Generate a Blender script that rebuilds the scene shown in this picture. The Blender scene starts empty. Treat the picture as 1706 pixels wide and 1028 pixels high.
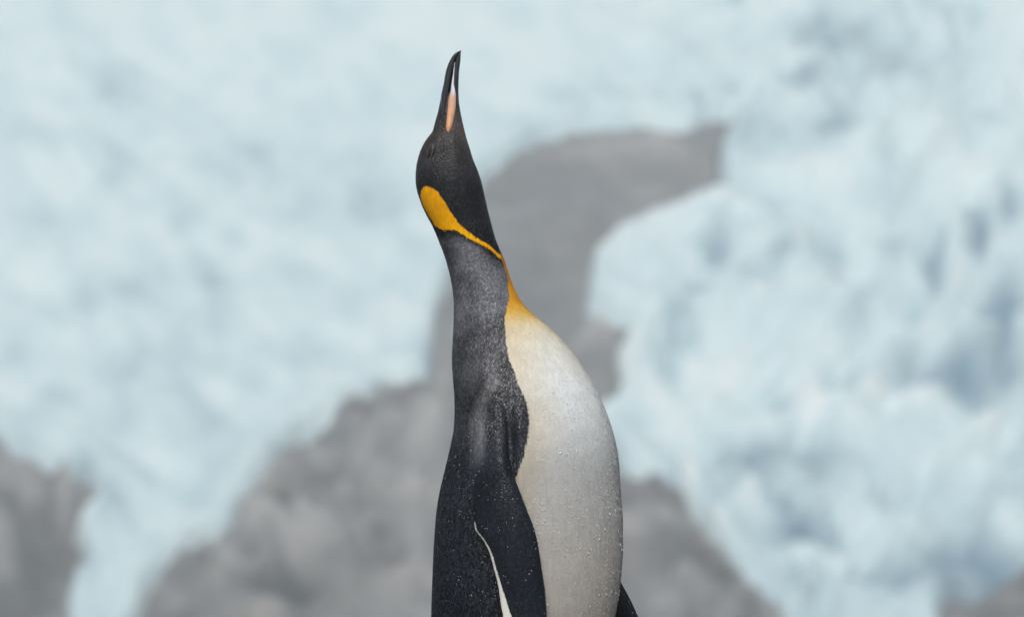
import bpy, bmesh, math, random
import numpy as np
from mathutils import Vector, Matrix

random.seed(7); rng = np.random.default_rng(11)
sc = bpy.context.scene
R = math.radians

# ------------------------------------------------------------------ camera
TILT = R(5.0); DIST = 8.0; FOC = 211.8; SENS = 36.0; W0, H0 = 1706.0, 1028.0
cam = bpy.data.cameras.new('camera'); cam.lens = FOC; cam.sensor_width = SENS; cam.sensor_fit = 'HORIZONTAL'
cam.clip_end = 5000; cam.clip_start = 0.05
cam.dof.use_dof = True; cam.dof.focus_distance = 7.93; cam.dof.aperture_fstop = 8.6
camo = bpy.data.objects.new('camera', cam); sc.collection.objects.link(camo)
camo.location = (0, -DIST, 0); camo.rotation_euler = (math.pi/2 + TILT, 0, 0)
sc.camera = camo

# ------------------------------------------------------------------ sky, sun, exposure
SUN_EL, SUN_AZ = R(50), R(188)      # compass: 0 = +y (away from the camera), clockwise
w = bpy.data.worlds.new('World'); sc.world = w; w.use_nodes = True
nt = w.node_tree; nt.nodes.clear()
out = nt.nodes.new('ShaderNodeOutputWorld'); bg = nt.nodes.new('ShaderNodeBackground')
sky = nt.nodes.new('ShaderNodeTexSky'); sky.sky_type = 'NISHITA'; sky.sun_disc = False
sky.sun_elevation = SUN_EL; sky.sun_rotation = SUN_AZ
sky.air_density = 1.0; sky.dust_density = 3.0; sky.ozone_density = 1.0
hs = nt.nodes.new('ShaderNodeHueSaturation'); hs.inputs['Saturation'].default_value = 0.5   # overcast: greyed sky
nt.links.new(sky.outputs[0], hs.inputs['Color']); nt.links.new(hs.outputs[0], bg.inputs['Color'])
bg.inputs['Strength'].default_value = 0.09
nt.links.new(bg.outputs[0], out.inputs['Surface'])
sun = bpy.data.lights.new('sun', 'SUN'); sun.energy = 1.5; sun.angle = R(14); sun.color = (1.0, 0.985, 0.965)
suno = bpy.data.objects.new('sun', sun); sc.collection.objects.link(suno)
sdir = Vector((math.sin(SUN_AZ)*math.cos(SUN_EL), math.cos(SUN_AZ)*math.cos(SUN_EL), math.sin(SUN_EL)))
suno.rotation_euler = (-sdir).to_track_quat('-Z', 'Y').to_euler(); suno.location = (0, 0, 30)
vs = sc.view_settings; vs.view_transform = 'Standard'; vs.look = 'None'; vs.exposure = 0.40; vs.gamma = 1.0
vs.use_curve_mapping = False
sc.cycles.use_denoising = True
sc.cycles.max_bounces = 8; sc.cycles.volume_bounces = 1; sc.cycles.transmission_bounces = 6

# ------------------------------------------------------------------ helpers
K = FOC/SENS*W0
cT, sT = math.cos(TILT), math.sin(TILT)
PX = DIST/cT/K                      # metres per photo pixel at the penguin
def ray(u, v):
    px = (np.asarray(u, float)-W0/2)/K; py = -(np.asarray(v, float)-H0/2)/K
    return px, cT - py*sT, sT + py*cT
def side(u, v):                     # profile trace -> x, z in the penguin's mid plane
    dx, dy, dz = ray(u, v); t = DIST/dy
    return t*dx, t*dz
def unside(x, z):
    dep = DIST*cT + z*sT
    return W0/2 + x/dep*K, H0/2 - (-DIST*sT + z*cT)/dep*K
def pix_of(x, y, z):
    Y = y + DIST; dep = Y*cT + z*sT
    return W0/2 + x/dep*K, H0/2 - (-Y*sT + z*cT)/dep*K
def curve(pts):
    a = np.array(sorted(pts), float)
    xs, ys = a[:, 0], a[:, 1]
    h = np.diff(xs); d = np.diff(ys)/h
    m = np.zeros(len(xs)); m[0], m[-1] = d[0], d[-1]
    for i in range(1, len(xs)-1):
        if d[i-1]*d[i] > 0:
            w1, w2 = 2*h[i]+h[i-1], h[i]+2*h[i-1]
            m[i] = (w1+w2)/(w1/d[i-1]+w2/d[i])
    def f(q):
        q = np.clip(np.asarray(q, float), xs[0], xs[-1])
        i = np.clip(np.searchsorted(xs, q)-1, 0, len(xs)-2)
        t = (q-xs[i])/h[i]
        return ((1+2*t)*(1-t)**2*ys[i] + t*(1-t)**2*h[i]*m[i] + t*t*(3-2*t)*ys[i+1] + t*t*(t-1)*h[i]*m[i+1])
    return f
def sstep(a, b, x):
    t = np.clip((np.asarray(x, float)-a)/(b-a), 0, 1); return t*t*(3-2*t)
_L = rng.random((256, 256))
def vnoise(x, y):
    xi = np.floor(x).astype(int); yi = np.floor(y).astype(int); fx = x-xi; fy = y-yi
    fx = fx*fx*fx*(fx*(fx*6-15)+10); fy = fy*fy*fy*(fy*(fy*6-15)+10)
    g = lambda a, b: _L[a & 255, b & 255]
    return ((g(xi, yi)*(1-fx)+g(xi+1, yi)*fx)*(1-fy) + (g(xi, yi+1)*(1-fx)+g(xi+1, yi+1)*fx)*fy)*2-1
def fbm(x, y, oct=5, gain=.5, lac=2.03):
    s = 0; a = 1; n = 0
    for i in range(oct):
        s = s + a*vnoise(x+17.3*i, y-9.1*i); n += a; a *= gain; x = x*lac; y = y*lac
    return s/n
def ridged(x, y, oct=5, gain=.55, lac=2.1):
    s = 0; a = 1; n = 0
    for i in range(oct):
        r = 1-np.abs(vnoise(x+31.7*i, y+5.3*i)); s = s + a*r*r; n += a; a *= gain; x = x*lac; y = y*lac
    return s/n*2-1
def poly_sd(u, v, poly):            # signed distance, positive inside
    p = np.array(poly, float); q = np.roll(p, -1, 0)
    d = np.full(u.shape, 1e9); ins = np.zeros(u.shape, bool)
    for (ax, ay), (bx, by) in zip(p, q):
        ex, ey = bx-ax, by-ay; wx, wy = u-ax, v-ay
        t = np.clip((wx*ex+wy*ey)/(ex*ex+ey*ey+1e-12), 0, 1)
        d = np.minimum(d, np.hypot(wx-ex*t, wy-ey*t))
        c = ((ay <= v) & (by > v)) | ((by <= v) & (ay > v))
        with np.errstate(divide='ignore', invalid='ignore'):
            xi = ax + (v-ay)/(by-ay if by != ay else 1e-9)*ex
        ins ^= c & (u < xi)
    return np.where(ins, d, -d)
def mesh_obj(name, verts, faces, mat=None, parent=None, smooth=True):
    me = bpy.data.meshes.new(name)
    me.from_pydata([tuple(p) for p in verts], [], faces)
    me.update()
    if smooth: me.shade_smooth()
    if mat: me.materials.append(mat)
    o = bpy.data.objects.new(name, me); sc.collection.objects.link(o)
    if parent: o.parent = parent
    return o
def attr(me, name, data):
    data = np.asarray(data, np.float32)
    if data.ndim == 1:
        a = me.attributes.new(name, 'FLOAT', 'POINT'); a.data.foreach_set('value', data)
    else:
        a = me.attributes.new(name, 'FLOAT_VECTOR', 'POINT'); a.data.foreach_set('vector', data.ravel())
class N:                            # small node-graph helper
    def __init__(s, name):
        s.m = bpy.data.materials.new(name); s.m.use_nodes = True; s.t = s.m.node_tree; s.t.nodes.clear()
        s.out = s.t.nodes.new('ShaderNodeOutputMaterial'); s.p = s.t.nodes.new('ShaderNodeBsdfPrincipled')
        s.t.links.new(s.p.outputs[0], s.out.inputs['Surface'])
        s.tc = s.t.nodes.new('ShaderNodeTexCoord').outputs['Object']
    def put(s, sock, v):
        if hasattr(v, 'is_output'): s.t.links.new(v, sock)
        elif isinstance(v, tuple) and len(v) == 3 and sock.type == 'RGBA': sock.default_value = (*v, 1)
        else: sock.default_value = v
    def set(s, **k):
        for n, v in k.items(): s.put(s.p.inputs[n.replace('_', ' ')], v)
    def math(s, op, *a, clamp=False):
        n = s.t.nodes.new('ShaderNodeMath'); n.operation = op; n.use_clamp = clamp
        for i, v in enumerate(a): s.put(n.inputs[i], v)
        return n.outputs[0]
    def mr(s, x, a, b, c=0., d=1., smooth=True):
        n = s.t.nodes.new('ShaderNodeMapRange'); n.interpolation_type = 'SMOOTHSTEP' if smooth else 'LINEAR'
        for i, v in enumerate((x, a, b, c, d)): s.put(n.inputs[i], v)
        return n.outputs[0]
    def mix(s, f, a, b, mode='MIX'):
        n = s.t.nodes.new('ShaderNodeMix'); n.data_type = 'RGBA'; n.blend_type = mode
        s.put(n.inputs[0], f); s.put(n.inputs[6], a); s.put(n.inputs[7], b); return n.outputs[2]
    def noise(s, vec, scale, det=3, rough=.55, dist=0):
        n = s.t.nodes.new('ShaderNodeTexNoise'); s.put(n.inputs['Vector'], vec)
        n.inputs['Scale'].default_value = scale; n.inputs['Detail'].default_value = det
        n.inputs['Roughness'].default_value = rough; n.inputs['Distortion'].default_value = dist
        return n.outputs[0]
    def vor(s, vec, scale, feature='F1'):
        n = s.t.nodes.new('ShaderNodeTexVoronoi'); n.feature = feature; s.put(n.inputs['Vector'], vec)
        n.inputs['Scale'].default_value = scale; return n
    def scale(s, vec, xyz):
        n = s.t.nodes.new('ShaderNodeVectorMath'); n.operation = 'MULTIPLY'; s.put(n.inputs[0], vec); n.inputs[1].default_value = xyz
        return n.outputs[0]
    def attr(s, name):
        n = s.t.nodes.new('ShaderNodeAttribute'); n.attribute_name = name; return n
    def sep(s, vec):
        n = s.t.nodes.new('ShaderNodeSeparateXYZ'); s.put(n.inputs[0], vec); return n.outputs
    def ramp(s, x, stops):
        n = s.t.nodes.new('ShaderNodeValToRGB'); s.put(n.inputs[0], x); e = n.color_ramp.elements
        while len(e) < len(stops): e.new(0.5)
        for k, (p, c) in enumerate(stops): e[k].position = p; e[k].color = (*c, 1)
        return n.outputs[0]
    def bump(s, h, strength, dist, normal=None):
        n = s.t.nodes.new('ShaderNodeBump'); s.put(n.inputs['Height'], h); n.inputs['Strength'].default_value = strength
        n.inputs['Distance'].default_value = dist
        if normal: s.put(n.inputs['Normal'], normal)
        return n.outputs[0]

# ------------------------------------------------------------------ ground
def gz(x, y):
    d = sstep(-1.3, -6.5, y)
    return -1.45*d + 0.03*fbm(x*.6, y*.6, 4)*sstep(0.3, 2.5, np.hypot(x, y)) - 0.35*sstep(2.0, 14, y)
xs = np.concatenate([[-1500, -500, -200, -80, -40, -20, -12, -8], np.arange(-6, 6.01, .25), [8, 12, 20, 40, 80, 200, 500, 1500]])
ys = np.concatenate([[-1500, -400, -120, -50, -25, -14], np.arange(-10, 8.01, .25), [10, 14, 20, 35, 60, 100, 160, 230, 600, 1500]])
gx, gy = np.meshgrid(xs, ys); gzv = gz(gx, gy)
V = np.stack([gx, gy, gzv], -1).reshape(-1, 3); nx = len(xs)
F = [(j*nx+i, j*nx+i+1, (j+1)*nx+i+1, (j+1)*nx+i) for j in range(len(ys)-1) for i in range(nx-1)]
g = N('wet_shingle')
vo = g.vor(g.tc, 22); n1 = g.noise(g.tc, 3.0, 5)
g.set(Base_Color=g.mix(g.mr(vo.outputs['Color'], 0, 1), (0.05, 0.05, 0.05), g.mix(n1, (0.12, 0.115, 0.11), (0.22, 0.21, 0.2))), Roughness=0.6,
      Normal=g.bump(g.math('SUBTRACT', 1.0, vo.outputs['Distance']), .8, .03))
o = mesh_obj('ground', V, F, g.m); o['kind'] = 'structure'

# ------------------------------------------------------------------ glacier slope and rock outcrops
FOOT, GRAD = 200.0, 0.577           # slope foot (metres from the camera) and gradient
X = np.concatenate([np.linspace(-150, -34, 60)[:-1], np.arange(-34, 34.01, .22), np.linspace(34, 150, 60)[1:]])
Y = np.concatenate([np.linspace(192, 209, 24)[:-1], np.arange(209, 276, .22), np.linspace(276, 345, 90)[1:]])
TX, TY = np.meshgrid(X, Y); TZ = (TY-FOOT)*GRAD
TU, TV = pix_of(TX, TY-DIST, TZ)
BU, BV = pix_of(TX, TY-DIST, TZ+.6)
jit = 9*fbm(TU/38, TV/38, 3)
jit2 = 9*fbm(TU/38+50, TV/38+20, 3)
A = [(-760, 1500), (-720, 1180), (-640, 980), (-540, 850), (-430, 790), (-300, 720), (-150, 728), (0, 735), (30, 745), (60, 760), (100, 768), (135, 780), (148, 800), (140, 830), (115, 860), (130, 900), (135, 925), (108, 940), (100, 980), (100, 1040), (90, 1500)]
B = [(200, 1500), (230, 1040), (250, 985), (265, 955), (300, 925), (350, 885), (395, 865), (415, 820), (430, 795), (460, 765), (500, 735), (515, 705), (560, 690), (610, 655), (640, 645), (725, 635), (760, 622), (830, 612), (900, 640), (960, 690), (1000, 740), (1030, 785), (1075, 797), (1110, 815), (1150, 850), (1180, 880), (1210, 930), (1235, 975), (1290, 1000), (1300, 1040), (1350, 1500)]
Cc = [(730, 640), (728, 600), (735, 540), (742, 490), (760, 440), (790, 340), (815, 290), (850, 255), (900, 232), (960, 215), (1010, 208), (1070, 212), (1130, 216), (1165, 211), (1212, 194), (1196, 226), (1182, 258), (1200, 296), (1180, 325), (1145, 346), (1090, 350), (1050, 370), (1010, 399), (980, 428), (968, 470), (960, 505), (988, 520), (1036, 540), (1000, 572), (1020, 612), (1012, 645), (985, 668), (900, 665), (800, 650)]
E = [(1580, 995), (1615, 962), (1706, 940), (1800, 915), (2100, 990), (2300, 1500), (1540, 1500)]
rocks = [('left', A, 1.1, 'dark grey rock at the lower left edge, across an ice tongue from the central rock'),
         ('mid', B, 1.4, 'large rough grey rock mass low behind the penguin, sloping down to both sides'),
         ('up', Cc, 0.5, 'smooth pale grey rock wall behind the penguin\'s neck, hooking right under the ice'),
         ('right', E, 1.0, 'small dark rock showing in the lower right corner below the ice')]
SD = {k: poly_sd(BU+jit, BV+jit2, P) for k, P, _, _ in rocks}
sdall = np.max(np.stack(list(SD.values())), 0)
# icefall features read from the photograph: (u, v, ru, rv, height m, blueness)
blobs = [
 (1190,413,19,36,-.9,.8),(1301,434,20,26,-.7,.7),(1393,223,28,30,-.8,.7),(1339,136,28,22,-.6,.5),(1630,391,14,38,-1.1,1.),(1556,418,16,58,-1.2,1.),
 (1681,331,16,28,-.8,.8),(1670,483,34,30,-.8,1.),(1361,396,38,30,-.7,.6),(1486,413,24,26,-.5,.5),(1263,163,22,14,-.6,.3),(1393,54,60,45,-.9,.35),
 (1616,5,26,20,-.7,.5),(1507,92,40,26,-.5,.3),(1672,544,15,40,-1.,1.),(1605,604,85,45,-.9,.6),(1400,634,36,28,-.8,.7),(1300,644,32,24,-.6,.5),
 (1220,744,42,20,-.9,.6),(1130,754,28,26,-.6,.6),(1340,724,70,30,-1.,.45),(1480,679,18,24,-.6,.2),(1540,794,22,48,-.8,.0),(1310,824,32,18,-.6,.4),
 (1340,864,36,16,-.7,.6),(1590,894,60,20,-1.2,.5),(1675,925,40,20,-1.3,.5),(1610,935,45,20,-1.,.2),(1480,939,65,28,-.9,.5),(1090,804,30,14,-.5,.4),
 (1010,634,18,24,-.5,0.),(1120,560,40,30,-.5,.4),(1440,520,26,60,-.6,.4),(1250,470,60,26,-.5,.3),(1520,500,14,40,-.6,.6),
 (1330,740,110,34,-.2,.25),(1420,790,110,36,-.2,.2),(1620,905,90,34,-.4,.25),(1480,960,90,34,-.3,.25),(1600,600,100,44,-.1,.35),(1400,870,60,20,-.2,.3),(1250,790,50,26,-.2,.35),
 (1340,90,26,60,-.3,.3),(1380,40,60,22,-.3,.35),(1440,110,60,20,-.3,.3),(1500,60,60,22,-.3,.3),(1420,150,20,30,-.3,.3),(1600,70,60,30,-.2,.25),
 (180,125,40,34,-.5,.35),(30,210,36,18,-.4,.4),(195,265,30,20,-.3,.3),(425,250,55,34,-.4,.35),(90,345,50,32,-.5,.45),(140,400,40,30,-.4,.35),
 (300,365,34,20,-.4,.45),(395,372,18,18,-.4,.5),(350,450,24,22,-.5,.55),(225,485,36,26,-.5,.5),(600,340,30,34,-.3,.3),(480,435,36,22,-.3,.3),
 (615,480,34,34,-.4,.4),(300,589,48,34,-.5,.5),(220,604,30,26,-.4,.4),(100,654,40,26,-.5,.45),(350,699,52,36,-.5,.35),(200,689,34,30,-.4,.3),
 (330,804,36,24,-.5,.4),(370,754,34,22,-.4,.35),(200,829,30,24,-.4,.35),(130,774,34,18,-.4,.5),(540,579,48,30,-.5,.5),(265,899,30,26,-.4,.3),
 (475,749,20,20,-.3,.3),(60,590,40,34,-.3,.3),
 # bright crests
 (125,554,36,34,.5,-.4),(415,544,40,26,.5,-.4),(372,640,40,22,.5,-.4),(95,729,32,24,.4,-.3),(130,869,22,16,.4,-.3),(450,764,28,20,.4,-.3),
 (100,280,40,28,.4,-.3),(240,370,50,26,.4,-.3),(330,490,36,40,.4,-.3),(50,435,50,28,.4,-.3),(420,325,34,18,.3,-.3),(600,560,50,22,.4,-.3),
 (1260,694,50,18,.8,-.5),(1365,662,45,18,.9,-.6),(1415,704,34,16,.8,-.5),(1455,656,34,18,.9,-.6),(1550,656,60,16,.7,-.4),(1150,797,20,24,.9,-.7),
 (1200,872,22,20,.8,-.6),(1245,830,22,20,.7,-.5),(1340,904,60,13,.7,-.5),(1535,880,40,18,.8,-.5),(1680,870,34,22,.8,-.5),(1325,1014,30,14,.6,-.4),
 (1040,600,26,16,.6,-.4),(1080,560,30,20,.5,-.4),(1340,290,90,22,.8,-.5),(1440,240,60,22,.7,-.4),(1323,180,24,24,.6,-.4),(1600,260,80,50,.6,-.4),
 (1240,352,90,13,1.1,-.5),(1340,410,22,40,.8,-.5),(1120,358,60,12,1.,-.5),(1590,420,10,50,.6,-.4),(1660,420,10,40,.5,-.3),(1640,700,60,20,.6,-.4),(1600,760,60,30,.6,-.4),
 (1080,660,60,24,.5,-.4),(1180,610,60,26,.6,-.4),(1560,560,40,22,.6,-.4),
]
rough = .25 + .75*sstep(900, 1250, TU)
PU, PV = TX, TY*.5                  # noise frame: equal spacing as the slope is seen from below
RA = (PU*.72+PV*.69); RB_ = (-PU*.69+PV*.72)            # folds of the icefall run obliquely down the slope
ice = .5*fbm(PU/7, PV/7, 4)*(.5+.6*rough) + .6*rough*ridged(RA/7, RB_/2.0, 4) + .22*rough*fbm(PU/1.6, PV/1.6, 3)
LA = (PU*.80-PV*.60); LB = (PU*.60+PV*.80)
ice += (1-rough)*(.28*fbm(LA/6, LB/1.6, 4) + .16*fbm(PU/1.5, PV/1.5, 3))       # long diagonal folds on the left
blue = .30*fbm(PU/3.2+40, PV/3.2, 5, .62) + .24*(1-.5*rough)*fbm(LA/1.5+12, LB/.8, 4, .6) + .22*ridged(LA/2.6+5, LB/1.1+3, 3)*(1-rough)*sstep(-60, 400, TV) + .30*rough*fbm(RA/3.2+9, RB_/1.3, 4) + .34*(1-rough)*fbm(LA/3.0, LB/1.1+7, 4)
blue += .42*rough*sstep(640, 960, TV)*(.6+fbm(PU/4, PV/3+80, 3)) - .22*(1-sstep(-40, 320, TV))*(1-.7*rough)
blue += .55*rough*sstep(.3, .75, ridged(PU/1.1+.3*PV, PV/5, 2))*sstep(-.2, .3, fbm(PU/6+3, PV/6, 2)) - .6*rough*sstep(.35, .8, ridged(RA/6+60, RB_/1.4, 3))
for u, v, ru, rv, h, b in blobs:
    gss = np.exp(-(((BU+jit*1.5-u)/ru)**2+((BV+jit2*1.5-v)/rv)**2))
    ice += (.35+.15*(u > 900))*h*gss; blue += (.8+.3*(u > 900))*b*gss
dome = poly_sd(BU+jit, BV+jit2, [(962, 520), (975, 440), (1005, 398), (1055, 366), (1150, 344), (1260, 346), (1330, 372), (1390, 430), (1440, 520), (1400, 560), (1100, 545)])
ice += .7*sstep(-12, 40, dome)
lip = 1.0*np.exp(-((sdall+26)/26)**2)*(sdall < 0)
icez = TZ + .5 + ice*(1+.35*rough) + .4*lip - 4.5*sstep(-22, 22, sdall)
edge_fall = np.maximum(np.abs(TX)-120, 0)
icez = icez - .2*edge_fall
nX = len(X)
idx = np.arange(TX.size).reshape(TX.shape)
quads = np.stack([idx[:-1, :-1], idx[:-1, 1:], idx[1:, 1:], idx[1:, :-1]], -1).reshape(-1, 4)
m = N('glacier_ice')
b_ = m.attr('blueness').outputs['Fac']
nn = m.noise(m.tc, .35, 5, .6)
bb = m.math('ADD', b_, m.math('MULTIPLY', m.math('SUBTRACT', nn, .5), .5))
colr = m.ramp(m.mr(bb, -.7, 1.1, smooth=False), [(0., (.77, .84, .84)), (.3, (.665, .79, .80)), (.45, (.55, .705, .735)), (.7, (.35, .475, .52)), (1., (.16, .28, .36))])
m.set(Base_Color=colr, Roughness=.75, Normal=m.bump(m.noise(m.tc, 1.6, 4), .4, .25))
V = np.stack([TX, TY-DIST, icez], -1).reshape(-1, 3)
o = mesh_obj('glacier', V, quads.tolist(), m.m); attr(o.data, 'blueness', blue.ravel()); o['kind'] = 'structure'

RB = [(415,894,30,16,1),(468,906,40,16,1),(520,919,26,12,.7),(710,744,34,28,1),(600,779,26,20,.7),(688,844,34,26,.8),(580,835,30,14,.5),(525,709,26,12,.5),(375,949,26,12,.5),(740,629,30,16,.6),
 (650,700,40,16,.35),(565,749,34,20,-.7),(480,794,30,22,-.9),(450,840,26,20,-.7),(390,925,26,14,-.8),(475,979,60,30,-1),(280,989,30,36,-.9),(620,930,50,30,-.3),(640,1000,50,30,.3),(690,930,24,50,.5),
 (1165,879,22,24,-.9),(1195,915,18,24,-.9),(1125,859,22,18,.6),(1070,850,24,24,.4),(1110,930,40,30,-.4),(1160,985,40,18,.4),(1240,1000,30,16,-.5),
 (105,794,18,16,.9),(20,760,30,14,.5),(60,880,50,60,-.6),(30,980,50,40,-.6),(1650,1000,50,30,-.6),
 (1000,222,90,12,.6),(1110,232,60,12,.6),(900,430,60,60,-.2),(990,535,30,12,.9),(940,560,30,16,-.4)]
RU, RV = pix_of(TX, TY-DIST, TZ+1.3)
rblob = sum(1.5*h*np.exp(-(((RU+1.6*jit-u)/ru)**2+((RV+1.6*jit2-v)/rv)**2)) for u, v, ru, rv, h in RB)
rk = N('outcrop_rock')
n1 = rk.noise(rk.scale(rk.tc, (1, .5, 1)), .5, 6, .62, .7); n2 = rk.noise(rk.tc, 2.6, 5)
tint = rk.attr('tint').outputs['Fac']
rc = rk.ramp(n1, [(.3, (.09, .094, .096)), (.5, (.215, .22, .22)), (.7, (.42, .42, .41))])
nb = rk.noise(rk.scale(rk.tc, (.7, .4, 1)), .3, 3)
rc = rk.mix(rk.math('MULTIPLY', rk.mr(nb, .45, .65), .6), rc, rk.mix(1., rc, (1.12, .98, .88), 'MULTIPLY'))
rc = rk.mix(rk.mr(tint, 0, 1, smooth=False), rc, (.215, .22, .222))
rc = rk.mix(rk.math('MULTIPLY', rk.mr(n2, .55, .75), .35), rc, (.3, .3, .295))
rb_ = rk.attr('streak').outputs['Fac']
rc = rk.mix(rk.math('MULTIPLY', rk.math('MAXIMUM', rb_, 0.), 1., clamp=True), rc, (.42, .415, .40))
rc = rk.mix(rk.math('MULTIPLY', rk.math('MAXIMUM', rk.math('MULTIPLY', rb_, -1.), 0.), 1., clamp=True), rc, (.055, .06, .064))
rk.set(Base_Color=rc, Roughness=.85, Normal=rk.bump(n2, .9, .5))
for key, P, H, lab in rocks:
    s = SD[key]
    rid = ridged((PU*.5+PV*.87)/1.5, (PU*.87-PV*.5)/5, 4)
    hz = TZ + .25 + H*sstep(0, 120, s) + (.85 if key != 'up' else .22)*rid + .35*fbm(TX/6, TY/6, 3) + .9*rblob - 3.0*sstep(-8, -45, s)
    sel = (s > -48).ravel()
    fm = sel[quads].all(1); q = quads[fm]
    used = np.unique(q); remap = np.full(TX.size, -1); remap[used] = np.arange(len(used))
    V = np.stack([TX, TY-DIST, hz], -1).reshape(-1, 3)[used]
    c = V.mean(0); c[2] = V[:, 2].min()
    o = mesh_obj('rock_outcrop', V-c, remap[q].tolist(), rk.m); o.location = c
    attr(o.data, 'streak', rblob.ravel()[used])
    attr(o.data, 'tint', np.full(len(V), (.55 if key == 'up' else .0)))
    o['label'] = lab; o['category'] = 'rock'; o['group'] = 'rock outcrops in the glacier'

# ------------------------------------------------------------------ penguin
S = PX
Lc = curve([(150,737),(163,734.2),(184,730),(205,724.2),(219,720.2),(229,712.5),(242,704.4),(258.5,697.8),(275,693.9),(293,692.3),(305,692.6),(318,694.9),(336,700.5),(356,709.3),(376,720.2),(389,726),(407,733.3),(427,740.9),(447,746.7),(467,751.5),(488,754.8),(503,756.1),(527,756.2),(568,754.4),(595,753.2),(628,754.5),(658,757),(685,757.7),(712,756.6),(734,753),(759,747.5),(794,739),(836,730),(870,726),(906,723.5),(937,722),(981,720.3),(1028,719),(1080,719),(1130,723),(1180,733),(1230,750),(1270,775),(1305,815)])
Rc = curve([(150,764),(172,765.1),(191,768.1),(209,772.1),(228,776.7),(247,782.6),(265,788),(281,794.6),(303,802.1),(323,806.7),(351,813),(376,819.3),(399,825.7),(417,833.2),(432,839.6),(452,846.2),(475,854),(493,862.3),(507,871.5),(520,884),(534,901),(549,918),(568,937),(587,953.3),(614,972.3),(636,986),(663,999.6),(696,1013.2),(726,1022.5),(753,1028.5),(780,1031.5),(800,1032.6),(838,1035.2),(872,1037.5),(916,1037.5),(955,1035),(981,1032),(1020,1026),(1060,1017),(1100,1004),(1150,982),(1200,950),(1250,910),(1285,872),(1305,840)])
Bc = curve([(150,3),(165,9),(180,14),(195,17.6),(208,20.6),(225,26),(245,33),(265,38),(285,41),(310,43),(340,43),(370,41),(400,41),(430,43),(460,46),(490,50),(520,56),(550,64),(580,73),(610,83),(640,94),(670,105),(700,114),(730,121),(760,127),(800,131),(850,135),(900,137),(950,137),(1000,135),(1060,128),(1120,116),(1180,100),(1240,78),(1280,50),(1305,18)])
lumps = [ # u, v, ru, rv, dy(px outward)
 (797,715,14,60,11),(822,655,30,28,10),(866,705,12,40,9),(852,748,8,34,-8),(832,690,26,30,4),
 (712,243,8,12,2.2),(735,255,12,22,-2.),(764,262,14,40,1.5),(719,258,5,9,-1.6),(770,420,40,40,2)]
def body_half(u, v):
    a = (Rc(v)-Lc(v))/2; cx = (Rc(v)+Lc(v))/2
    q = np.clip(np.abs((u-cx)/a), 0, 1)
    y = Bc(v)*(1-q**2.15)**(1/2.05)
    for lu, lv, ru, rv, h in lumps:
        y = y + h*np.exp(-((u-lu)/ru)**2-((v-lv)/rv)**2)*(1-q**8)
    return y
verts, faces = [], []
def add_loft(rings):                # rings: list of (n,3) arrays
    n = len(rings[0]); b0 = len(verts)
    for r in rings: verts.extend(map(tuple, r))
    for j in range(len(rings)-1):
        for i in range(n):
            a = b0+j*n+i; b = b0+j*n+(i+1) % n
            faces.append((a, b, b+n, a+n))
    faces.append(tuple(b0+i for i in range(n))[::-1]); e = b0+(len(rings)-1)*n
    faces.append(tuple(e+i for i in range(n)))
def to_w(u, v, ypx):
    x, z = side(u, v); return np.stack([x, np.asarray(ypx)*S, z], -1)
th = np.linspace(0, 2*np.pi, 192, endpoint=False)
rings = []
for v in np.arange(150, 1305.1, 1.5):
    a = (Rc(v)-Lc(v))/2; cx = (Rc(v)+Lc(v))/2
    u = cx + a*np.cos(th); y = body_half(u, np.full_like(u, v))*np.where(np.sin(th) >= 0, 1, -1)
    y = np.where(np.abs(np.sin(th)) < 1e-6, 0, y)
    rings.append(to_w(u, np.full_like(u, v), y))
add_loft(rings)
# flippers
XR = curve([(655,806),(690,797),(720,791),(760,788),(800,787),(838,787),(870,789.5),(888,792),(907,805),(929,816),(955,823),(982,830),(1002,833),(1028,837),(1070,853),(1110,878),(1135,897)])
XF = curve([(655,830),(696,843),(740,845),(767,847),(780,850),(804,857),(830,867),(864,880),(890,890),(922,897),(955,902),(989,907),(1028,910),(1070,913),(1110,913),(1135,908)])
TH = curve([(655,10),(700,17),(760,17),(830,13),(900,9.5),(980,8),(1050,7),(1110,5.5),(1135,3)])
OF = curve([(655,-16),(690,-6),(720,0),(760,5),(830,9),(900,11),(1000,12),(1135,20)])
fl_pts = []
def flipper(near):
    rr = []
    for v in np.arange(655, 1135.1, 3):
        t = np.linspace(0, 2*np.pi, 56, endpoint=False)
        ctr, hw = (XR(v)+XF(v))/2, (XF(v)-XR(v))/2
        cu = ctr + hw*np.cos(t)
        prof = np.sin(t)
        tt = TH(v)*(1.0+.25*np.cos(t))     # thicker leading edge
        vv = np.full_like(cu, v)
        base = body_half(np.clip(cu, Lc(v)+12, Rc(v)-12), np.minimum(vv, 1000))
        y = -(base + OF(v) + prof*tt + 7*float(sstep(720, 800, v))*(.5-.5*np.cos(t))**2)
        p = to_w(cu, vv, y)
        if not near:
            p[:, 1] *= -1
            px_, pz_ = side(830, 690); ang = R(23.5)
            dx, dz = p[:, 0]-px_, p[:, 2]-pz_
            p[:, 0] = px_ + dx*math.cos(ang) - dz*math.sin(ang); p[:, 2] = pz_ + dz*math.cos(ang) + dx*math.sin(ang)
            p[:, 1] -= .02*sstep(800, 1100, v)
        rr.append(p)
    add_loft(rr)
    return np.concatenate(rr)
FN = flipper(True); FFar = flipper(False)
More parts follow.
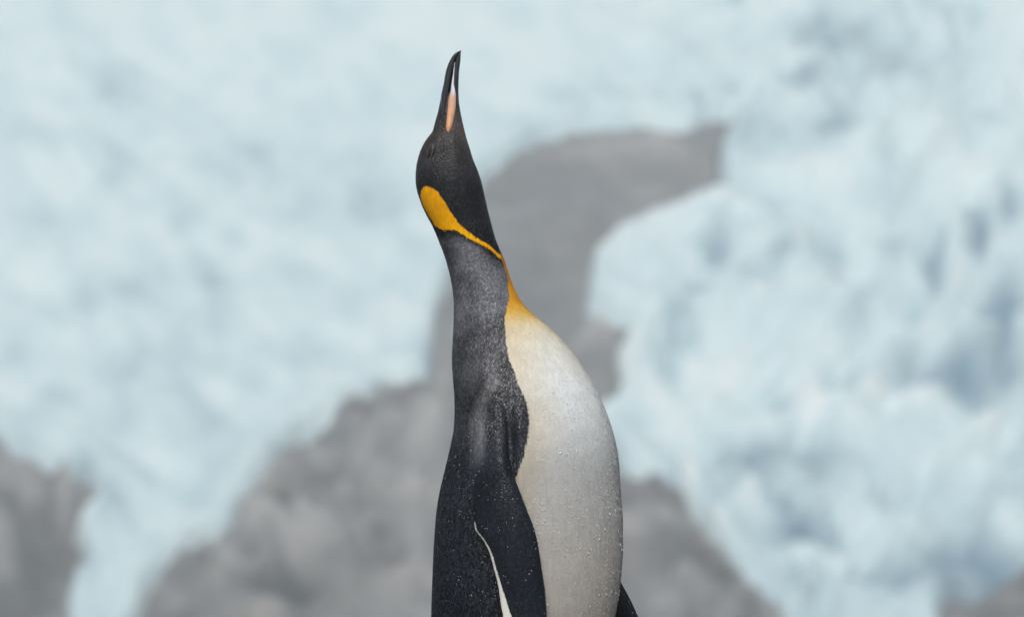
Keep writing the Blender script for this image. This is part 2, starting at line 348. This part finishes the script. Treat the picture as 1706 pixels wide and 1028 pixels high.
# legs, feet and tail (below the frame)
def blob_chain(pts, n=20):
    rr = []
    P = [Vector(p[:3]) for p in pts]
    for i, p in enumerate(P):
        d = (P[min(i+1, len(P)-1)]-P[max(i-1, 0)]).normalized()
        s_ = d.cross(Vector((0, 1, 0))); s_ = s_.normalized() if s_.length > .1 else Vector((1, 0, 0)); t_ = Vector((0, 1, 0))
        t_ = (t_-d*t_.dot(d)).normalized()
        ra, rb = pts[i][3], pts[i][4]
        rr.append(np.array([p + s_*ra*math.cos(a) + t_*rb*math.sin(a) for a in np.linspace(0, 2*math.pi, n, endpoint=False)]))
    add_loft(rr)
fx, fz = side(860, 1280)
for sgn in (-1, 1):
    yy = .055*sgn
    blob_chain([(fx-.01, yy, fz+.04, .045, .04), (fx-.012, yy, .07, .034, .03), (fx-.012, yy, .02, .026, .024), (fx-.012, yy, .006, .02, .02)])
    for da in (-.42, 0, .42):
        blob_chain([(fx-.03, yy, .018, .012, .016), (fx+.03*math.cos(da), yy+.045*math.sin(da), .015, .012, .014), (fx+.07*math.cos(da), yy+.085*math.sin(da), .011, .009, .010), (fx+.105*math.cos(da), yy+.11*math.sin(da), .006, .003, .003)])
tx, tz = side(770, 1230)
blob_chain([(tx+.02, 0, tz+.03, .045, .05), (tx-.03, 0, tz-.05, .022, .05), (tx-.085, 0, .012, .006, .03)])
raw = bpy.data.meshes.new('raw'); raw.from_pydata(verts, [], faces)
bm = bmesh.new(); bm.from_mesh(raw); bmesh.ops.recalc_face_normals(bm, faces=bm.faces[:]); bm.to_mesh(raw); bm.free()
tmp = bpy.data.objects.new('raw', raw); sc.collection.objects.link(tmp)
rm = tmp.modifiers.new('r', 'REMESH'); rm.mode = 'VOXEL'; rm.voxel_size = .00115; rm.adaptivity = 0
sm = tmp.modifiers.new('s', 'SMOOTH'); sm.factor = .5; sm.iterations = 8
dg = bpy.context.evaluated_depsgraph_get(); dg.update()
bme = bpy.data.meshes.new_from_object(tmp.evaluated_get(dg)); bme.name = 'body'
bpy.data.objects.remove(tmp); bpy.data.meshes.remove(raw)
bme.shade_smooth()
root = bpy.data.objects.new('penguin', None); sc.collection.objects.link(root)
root['label'] = 'king penguin standing upright with its head and bill stretched to the sky'; root['category'] = 'penguin'
body = bpy.data.objects.new('body', bme); sc.collection.objects.link(body); body.parent = root
nv = len(bme.vertices); co = np.empty(nv*3, np.float32); bme.vertices.foreach_get('co', co); co = co.reshape(-1, 3).astype(float)
U, Vv = unside(co[:, 0], co[:, 2])
YP = np.abs(co[:, 1])/S
# which points belong to a flipper
from mathutils.kdtree import KDTree
def near_dist(P, Q, far):
    kd = KDTree(len(P))
    for i, p in enumerate(P): kd.insert(p, i)
    kd.balance(); r = np.full(len(Q), 1e3); ids = np.zeros(len(Q), int)
    for i in np.nonzero(far)[0]:
        _, j, d = kd.find(Q[i]); r[i] = d; ids[i] = j
    return r, ids
cand = (Vv > 650) & (Vv < 1145) & (co[:, 1] < -.03) & (U > 775) & (U < 925)
rn, _i = near_dist(FN, co, cand)
bh = body_half(U, np.clip(Vv, 150, 1305))
out_ = YP - bh
flipN = (cand & (rn < .0042) & (out_ > 1.0)).astype(float)*sstep(690, 800, Vv)
cand2 = (Vv > 650) & (Vv < 1145) & (co[:, 1] > .03) & (U > 780)
rf, _j = near_dist(FFar, co, cand2)
flipF = (cand2 & (rf < .0042) & (out_ > 1.0)).astype(float)
XB = curve([(405,840),(417,836),(424,829),(432,834.5),(450,841),(470,846),(493,847.2),(505,846.3),(514,845),(530,841.5),(544,840.3),(571,843),(598,847),(620,855),(642,861),(663,870),(688,878.4),(707,880.3),(734,878.4),(761,873.5),(789,864),(806,857),(850,846),(950,842),(1050,838),(1150,835),(1300,830)])
dw = U - XB(Vv)
dw = np.where(Vv < 424, -(424-Vv)-2, dw)
dw = np.where(Vv > 1270, np.minimum(dw, (1290-Vv)), dw)
ear = [(x/3.954+660, y/3.954+260) for x, y in [(160,270),(166,240),(177,215),(200,208),(235,220),(275,250),(310,300),(345,355),(380,410),(410,455),(460,500),(520,545),(580,578),(620,600),(650,628),(690,668),(680,680),(640,642),(600,614),(540,584),(470,550),(420,515),(380,498),(320,497),(284,484),(256,462),(236,430),(206,382),(178,325)]]
de = poly_sd(U, Vv, ear)
dt = np.where(flipN > .5, U - XR(Vv), 99.)
TW = curve([(650,-6),(868,-4),(880,2.2),(907,3.2),(929,3.6),(955,4.4),(982,5.5),(1002,9),(1028,13),(1080,18),(1135,18)])
dt = TW(Vv) - dt                     # positive = white trailing edge
flip = np.maximum(flipN, flipF)
attr(bme, 'plumage', np.stack([np.clip(dw, -200, 200), np.clip(de, -60, 60), np.clip(dt, -60, 60)], -1))
attr(bme, 'place', np.stack([U, Vv, flip], -1))

f = N('plumage')
pl = f.sep(f.attr('plumage').outputs['Vector']); lo = f.sep(f.attr('place').outputs['Vector'])
dwn, den, dtn = pl[0], pl[1], pl[2]; uu, vv_, fl = lo[0], lo[1], lo[2]
strands = f.noise(f.scale(f.tc, (1, 1, .28)), 420, 3, .65)
soft = f.noise(f.tc, 60, 4, .6)
mott = f.noise(f.tc, 22, 4, .6)
jitr = f.math('ADD', f.math('MULTIPLY', f.math('SUBTRACT', strands, .5), 9.), f.math('MULTIPLY', f.math('SUBTRACT', soft, .5), 6.))
mw = f.mr(f.math('ADD', dwn, jitr), -1.2, 1.2)
mw = f.math('MULTIPLY', mw, f.math('SUBTRACT', 1.0, fl))
me_ = f.mr(f.math('ADD', den, f.math('MULTIPLY', f.math('SUBTRACT', strands, .5), 5.)), -1., 1.)
mt = f.math('MULTIPLY', f.mr(f.math('ADD', dtn, f.math('MULTIPLY', jitr, .25)), -.8, .8), fl)
vn = f.mr(vv_, 100, 1100, smooth=False)
vw = f.mr(f.math('ADD', vv_, f.math('MULTIPLY', f.math('SUBTRACT', strands, .5), 30.)), 400, 1100, smooth=False)
P = lambda v: (v-100)/1000
dark = f.ramp(vn, [(P(150), (.030, .028, .028)), (P(225), (.078, .065, .060)), (P(255), (.038, .035, .036)), (P(310), (.014, .015, .018)), (P(392), (.018, .018, .02)), (P(412), (.110, .112, .124)),
                   (P(520), (.125, .127, .142)), (P(600), (.075, .075, .082)), (P(680), (.036, .037, .043)), (P(780), (.015, .018, .024)), (P(1000), (.006, .009, .015))])
# the black of the head runs obliquely: above the ear stripe everything stays black
throat = f.math('MULTIPLY', f.mr(f.math('SUBTRACT', f.math('MULTIPLY', f.math('SUBTRACT', uu, 722.), .62), f.math('SUBTRACT', vv_, 372.)), -4., 8.), f.mr(vv_, 320, 350))
dark = f.mix(throat, dark, (.013, .0135, .016))
sheen_u = f.math('ADD', 797., f.math('MULTIPLY', f.mr(vv_, 700., 630.), 26.))
sheen_band = f.math('MULTIPLY', f.mr(f.math('ABSOLUTE', f.math('SUBTRACT', uu, sheen_u)), 19., 2.), f.math('MULTIPLY', f.mr(vv_, 600., 665.), f.mr(vv_, 800., 735.)))
sheen_band = f.math('MULTIPLY', sheen_band, f.math('SUBTRACT', 1., f.mr(dwn, -30., -8.)))
dark = f.mix(f.math('MULTIPLY', sheen_band, .8), dark, (.23, .228, .236))  # silvery sheen of the shoulder ridge painted into the feather colour
fv = f.vor(f.scale(f.tc, (1, 1, .62)), 470)
fine = f.noise(f.scale(f.tc, (1, 1, .45)), 900, 2, .7)
fcol = f.mr(fv.outputs['Color'], 0, 1, .68, 1.32, smooth=False)
fcol = f.math('MULTIPLY', fcol, f.mr(fine, .3, .7, .6, 1.4, smooth=False))
smth = f.math('MAXIMUM', fl, f.mr(vv_, 400., 330., 0., .8))
fcol = f.math('ADD', f.math('MULTIPLY', fcol, f.mr(smth, 0, 1, 1., .45)), f.mr(smth, 0, 1, 0., .45))
dark = f.mix(1.0, dark, fcol, 'MULTIPLY')
dark = f.mix(1.0, dark, f.mr(mott, .3, .7, .55, 1.5), 'MULTIPLY')
Q = lambda v: (v-400)/700
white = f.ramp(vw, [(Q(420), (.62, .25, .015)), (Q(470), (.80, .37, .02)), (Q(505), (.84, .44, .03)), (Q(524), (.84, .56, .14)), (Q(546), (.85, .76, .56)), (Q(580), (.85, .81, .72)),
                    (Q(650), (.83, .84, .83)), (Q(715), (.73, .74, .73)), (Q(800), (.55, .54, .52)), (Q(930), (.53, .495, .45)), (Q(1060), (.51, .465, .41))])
cream = f.math('MULTIPLY', f.mr(dwn, 75., 2.), .75)
white = f.mix(cream, white, f.mix(1., white, (.93, .82, .64), 'MULTIPLY'))
wst = f.noise(f.scale(f.tc, (1, 1, .1)), 240, 3, .6)
white = f.mix(1.0, white, f.math('MULTIPLY', f.mr(wst, .25, .75, .94, 1.05), f.mr(soft, .3, .7, .95, 1.05)), 'MULTIPLY')
damp_shade = f.math('MULTIPLY', f.mr(f.math('ADD', vv_, f.math('MULTIPLY', f.math('SUBTRACT', mott, .5), 60.)), 705., 745.), f.mr(uu, 900., 985.))  # right belly greyed: wet plumage plus shading painted into the white
damp_shade = f.math('MULTIPLY', damp_shade, f.mr(vv_, 1000., 800., .35, 1.))
white = f.mix(damp_shade, white, f.mix(1., white, (.94, .95, .955), 'MULTIPLY'))
white = f.mix(1., white, (.93, .945, .95), 'MULTIPLY')
earc = f.mix(f.mr(f.math('ADD', f.math('MULTIPLY', strands, .5), f.math('MULTIPLY', mott, .5)), .35, .65), (.80, .30, .0), (1., .53, .0))
dark = f.mix(fl, dark, f.mix(1., dark, (.80, .86, .95), 'MULTIPLY'))
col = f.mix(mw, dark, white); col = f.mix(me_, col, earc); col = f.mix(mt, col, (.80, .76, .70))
light = f.math('MAXIMUM', f.math('MAXIMUM', mw, me_), mt)
h1 = f.math('SUBTRACT', 1.0, fv.outputs['Distance'])
hgt = f.math('ADD', f.math('MULTIPLY', h1, f.mr(light, 0, 1, 1.0, .12)), f.math('MULTIPLY', strands, .5))
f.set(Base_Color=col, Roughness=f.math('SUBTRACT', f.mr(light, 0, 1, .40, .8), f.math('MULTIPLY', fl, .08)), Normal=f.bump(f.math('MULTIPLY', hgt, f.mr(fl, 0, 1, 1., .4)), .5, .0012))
fsp = f.math('POWER', f.sep(fv.outputs['Color'])[1], 2.2)
spc = f.math('MULTIPLY', f.mr(f.math('ABSOLUTE', f.math('SUBTRACT', vv_, 650.)), 30., 120., 1.1, .8), f.mr(fsp, 0, 1, .10, .85, smooth=False))
spc = f.math('MULTIPLY', spc, f.mr(vv_, 380., 460., .3, 1.))
spc = f.math('MULTIPLY', spc, f.mr(light, 0, 1, 1., .25))
spc = f.math('ADD', f.math('MULTIPLY', spc, f.mr(fl, 0, 1, 1., .25)), f.math('MULTIPLY', fl, .12))
spc = f.math('ADD', spc, f.mr(vv_, 420., 340., 0., .14))
f.put(f.p.inputs['Specular IOR Level'], spc)
bme.materials.clear(); bme.materials.append(f.m)

# overlapping feather tips, one thin vane each
nrm0 = np.empty(nv*3, np.float32); bme.vertices.foreach_get('normal', nrm0); nrm0 = nrm0.reshape(-1, 3).astype(float)
ok = np.nonzero((Vv > 172) & (Vv < 1260) & ~((de > -3) & (U < 702)))[0]
pk = rng.choice(ok, min(230000, len(ok)), replace=False); n = len(pk)
c0, nn0 = co[pk], nrm0[pk]
dn = np.tile(np.array([0., 0., -1.]), (n, 1)) + np.stack([rng.normal(0, .16, n), rng.normal(0, .16, n), np.zeros(n)], -1)
dn -= nn0*(dn*nn0).sum(1)[:, None]; dn /= np.linalg.norm(dn, axis=1)[:, None]+1e-9
sd = np.cross(dn, nn0)
ln_ = np.interp(Vv[pk], [170, 330, 420, 600, 800, 1300], [.0016, .002, .0028, .0036, .0048, .0052])*rng.uniform(.7, 1.2, n)
ln_ = np.where(flip[pk] > .5, ln_*.55, ln_)
wd_ = ln_*.17*rng.uniform(.8, 1.2, n)
lift = rng.normal(.10, .035, n).clip(.03, .22)
roll = rng.normal(0, .12, n)
sd2 = sd + nn0*roll[:, None]
base_ = c0 - nn0*.0003
mid_ = c0 + dn*(ln_*.55)[:, None] + nn0*(ln_*.55*lift)[:, None]
tip_ = c0 + dn*ln_[:, None] + nn0*(ln_*lift*.8)[:, None]
FVt = np.stack([base_, mid_+sd2*wd_[:, None], tip_, mid_-sd2*wd_[:, None]], 1).reshape(-1, 3)
fme = bpy.data.meshes.new('feathers')
fme.vertices.add(4*n); fme.vertices.foreach_set('co', FVt.astype(np.float32).ravel())
fme.loops.add(4*n); fme.loops.foreach_set('vertex_index', np.arange(4*n, dtype=np.int32))
fme.polygons.add(n); fme.polygons.foreach_set('loop_start', np.arange(n, dtype=np.int32)*4)
fme.update(calc_edges=True); fme.validate()
pl_ = np.stack([np.clip(dw, -200, 200), np.clip(de, -60, 60), np.clip(dt, -60, 60)], -1)[pk]
pc_ = np.stack([U, Vv, flip], -1)[pk]
attr(fme, 'plumage', np.repeat(pl_, 4, 0)); attr(fme, 'place', np.repeat(pc_, 4, 0))
fme.materials.append(f.m)
fo = bpy.data.objects.new('feathers', fme); sc.collection.objects.link(fo); fo.parent = root; fo['kind'] = 'stuff'
print('body verts', nv, 'feathers', n)

# bill
Ut = curve([(83.,768.2),(85,763.5),(88,758),(97.4,751),(106.7,746.4),(120.7,742.2),(139.4,738.9),(162.7,734.4),(175,734.2),(184,735),(205,736.5),(228,738)])
Rt = curve([(83.,768.5),(85.7,768),(99.7,767.2),(118.4,765),(139.4,764.1),(153.4,763.9),(172,764.6),(185,763.5),(205,762),(228,758)])
Dv = curve([(83.,768.35),(84.5,766),(92.7,760.8),(104.4,756.4),(123,752.4),(148.7,748.3),(172,744.6),(195.4,741.5),(228,740.5)])
Hb = curve([(83,.5),(88,3),(97,5),(110,7),(130,9),(150,11),(165,13),(185,16.6),(205,20.4),(228,25)])
def part_loft(name, ulo, uhi, hb, v0, v1, mat, parent, step=1.2, n=32, pw=2.0):
    vs_, fs_ = [], []; vals = np.arange(v0, v1+.01, step)
    for v in vals:
        c, a = (ulo(v)+uhi(v))/2, max((uhi(v)-ulo(v))/2, .15)
        t = np.linspace(0, 2*np.pi, n, endpoint=False)
        cs, sn = np.cos(t), np.sin(t)
        u = c + a*np.sign(cs)*np.abs(cs)**(2/pw); y = hb(v)*np.sign(sn)*np.abs(sn)**(2/pw)
        vs_.extend(map(tuple, to_w(u, np.full_like(u, v), y)))
    m_ = len(vals)
    for j in range(m_-1):
        for i in range(n):
            a_, b_2 = j*n+i, j*n+(i+1) % n; fs_.append((a_, b_2, b_2+n, a_+n))
    fs_.append(tuple(range(n))[::-1]); fs_.append(tuple((m_-1)*n+i for i in range(n)))
    ob = mesh_obj(name, vs_, fs_, mat, parent)
    b2 = bmesh.new(); b2.from_mesh(ob.data); bmesh.ops.recalc_face_normals(b2, faces=b2.faces[:]); b2.to_mesh(ob.data); b2.free()
    return ob
hm = N('bill_horn')
hn = hm.noise(hm.scale(hm.tc, (1, 1, .15)), 300, 4, .6)
hm.set(Base_Color=hm.mix(hn, (.008, .010, .013), (.028, .032, .038)), Roughness=hm.mr(hn, .3, .7, .14, .30), Normal=hm.bump(hn, .15, .0006))
part_loft('upper_mandible', Ut, lambda v: Dv(v)+.6, lambda v: Hb(v)*1.03+.6-7*float(sstep(210, 228, v)), 83, 228, hm.m, root)
part_loft('lower_mandible', lambda v: Dv(v)+.6, Rt, lambda v: Hb(v)*.93-6*float(sstep(180, 215, v)), 84, 216, hm.m, root)
pm = N('bill_plate')
pv = pm.sep(pm.tc)[2]
_, z1 = side(750, 105); _, z2 = side(750, 148); _, z3 = side(750, 165); _, z4 = side(750, 222)
pn = pm.noise(pm.scale(pm.tc, (1, 1, .3)), 260, 3)
pc = pm.mix(pm.mr(pv, float(z3), float(z2)), pm.mix(pm.mr(pv, float(z4), float(z3)), (.78, .36, .16), (.80, .46, .30)), (.86, .85, .92))  # pale upper end: glossy bill highlight painted into the plate colour
pm.set(Base_Color=pm.mix(1., pc, pm.mr(pn, .3, .7, .85, 1.1), 'MULTIPLY'), Roughness=.18)
Pl = curve([(104,757.2),(125,754),(140,751.5),(150,750.4),(165,746.6),(180,744),(200,741.4),(212,740.4),(220,741.5),(226,747)])
Pr = curve([(104,758.4),(125,757.4),(140,757.5),(148,759),(160,761),(175,761),(190,759.6),(205,757.6),(216,754.5),(226,749.5)])
Ph = curve([(104,5.9),(125,8.6),(140,10.6),(150,12),(165,14.6),(185,18.4),(205,22.6),(218,25.5),(226,24)])
part_loft('mandible_plate', Pl, Pr, Ph, 104, 226, pm.m, root, n=36, pw=2.6)

# eyes
em = N('eye_surface'); en = em.noise(em.tc, 300, 2); em.set(Base_Color=em.mix(en, (.006, .005, .004), (.02, .013, .009)), Roughness=.07)
lm = N('eyelid_skin'); ln = lm.noise(lm.tc, 500, 3); lm.set(Base_Color=lm.mix(ln, (.04, .035, .034), (.15, .135, .13)), Roughness=.5)
for sgn in (-1, 1):
    eu, ev = 717.0, 257.0
    yy = float(body_half(np.array([eu]), np.array([ev]))[0])
    c = to_w(np.array(eu), np.array(ev), np.array(sgn*(yy+.3)))
    b2 = bmesh.new(); bmesh.ops.create_uvsphere(b2, u_segments=24, v_segments=16, radius=1)
    me2 = bpy.data.meshes.new('eye'); b2.to_mesh(me2); b2.free(); me2.shade_smooth(); me2.materials.append(em.m)
    e = bpy.data.objects.new('eye', me2); sc.collection.objects.link(e); e.parent = root
    nrm = Vector((-.62, sgn*.78, .1)).normalized()
    up = Vector((.38, 0, .92)); up = (up-nrm*up.dot(nrm)).normalized(); rt = up.cross(nrm)
    M = Matrix((rt, up, nrm)).transposed().to_4x4(); M.translation = Vector(c)
    e.matrix_local = M @ Matrix.Diagonal((5.4*S, 12*S, 3.4*S, 1))
    vs_, fs_ = [], []
    for i in range(40):
        a = 2*math.pi*i/40
        ctr = Vector((5.2*math.cos(a), 12.5*math.sin(a), .6)); dr = Vector((math.cos(a), math.sin(a), 0))
        for k in range(8):
            b = 2*math.pi*k/8; r_ = 1.25
            vs_.append((ctr + dr*r_*math.cos(b) + Vector((0, 0, 1))*r_*math.sin(b))*S)
    for i in range(40):
        for k in range(8):
            fs_.append((i*8+k, i*8+(k+1) % 8, ((i+1) % 40)*8+(k+1) % 8, ((i+1) % 40)*8+k))
    ld = mesh_obj('eyelid', vs_, fs_, lm.m, root); ld.matrix_local = M

# water beads on the plumage
nrmv = np.empty(nv*3, np.float32); bme.vertices.foreach_get('normal', nrmv); nrmv = nrmv.reshape(-1, 3)
b2 = bmesh.new(); bmesh.ops.create_icosphere(b2, subdivisions=2, radius=1); ico = np.array([v_.co for v_ in b2.verts]); icf = [tuple(v_.index for v_ in fc.verts) for fc in b2.faces]; b2.free()
isw = (dw > 4) & (flip < .5)
pw_ = np.where(isw, sstep(640, 760, Vv)*1.0, sstep(660, 900, Vv)*.7) * (Vv < 1150) * (de < 0)
pw_ = pw_*(.15+np.clip(vnoise(U/22, Vv/22)+.35, 0, 2))
cw = np.cumsum(pw_); pick = np.searchsorted(cw, rng.random(1500)*cw[-1])
vs_, fs_ = [], []
for i in pick:
    p, n_ = co[i], nrmv[i]
    r_ = (rng.uniform(.25, .62) if not isw[i] else rng.uniform(.5, 1.35))*.0009
    if rng.random() < .06: r_ *= 1.6
    q = Vector(n_).to_track_quat('Z', 'Y').to_matrix()
    M = np.array(q)
    loc = ico*np.array([r_, r_*rng.uniform(.9, 1.6), r_*.5])
    b0 = len(vs_); vs_.extend(map(tuple, loc @ M.T + p + n_*(r_*.2+.00045))); fs_.extend(tuple(b0+k for k in fc) for fc in icf)
wm = N('water'); wm.set(Base_Color=(.97, .98, 1.), Roughness=.03, IOR=1.33); wm.p.inputs['Transmission Weight'].default_value = .5; wm.p.inputs['Specular IOR Level'].default_value = 1.0
wn = wm.noise(wm.tc, 900, 1); wm.set(Roughness=wm.mr(wn, 0, 1, .02, .08))
o = mesh_obj('water_droplets', vs_, fs_, wm.m, root); o['kind'] = 'stuff'; o['label'] = 'clear beads of water on the plumage'

# ------------------------------------------------------------------ haze
hz = bpy.data.materials.new('haze'); hz.use_nodes = True; t = hz.node_tree; t.nodes.clear()
ho = t.nodes.new('ShaderNodeOutputMaterial'); hv = t.nodes.new('ShaderNodeVolumePrincipled')
hv.inputs['Color'].default_value = (.92, .975, .99, 1); hv.inputs['Density'].default_value = .0019; hv.inputs['Anisotropy'].default_value = .2
t.links.new(hv.outputs[0], ho.inputs['Volume'])
x0, x1, y0, y1, z0, z1 = -1600, 1600, -1600, 1600, -5, 92
o = mesh_obj('haze', [(x0,y0,z0),(x1,y0,z0),(x1,y1,z0),(x0,y1,z0),(x0,y0,z1),(x1,y0,z1),(x1,y1,z1),(x0,y1,z1)],
             [(3,2,1,0),(4,5,6,7),(0,1,5,4),(1,2,6,5),(2,3,7,6),(3,0,4,7)], hz, smooth=False)
o['kind'] = 'stuff'; o['label'] = 'thin pale mist filling the air before the glacier'
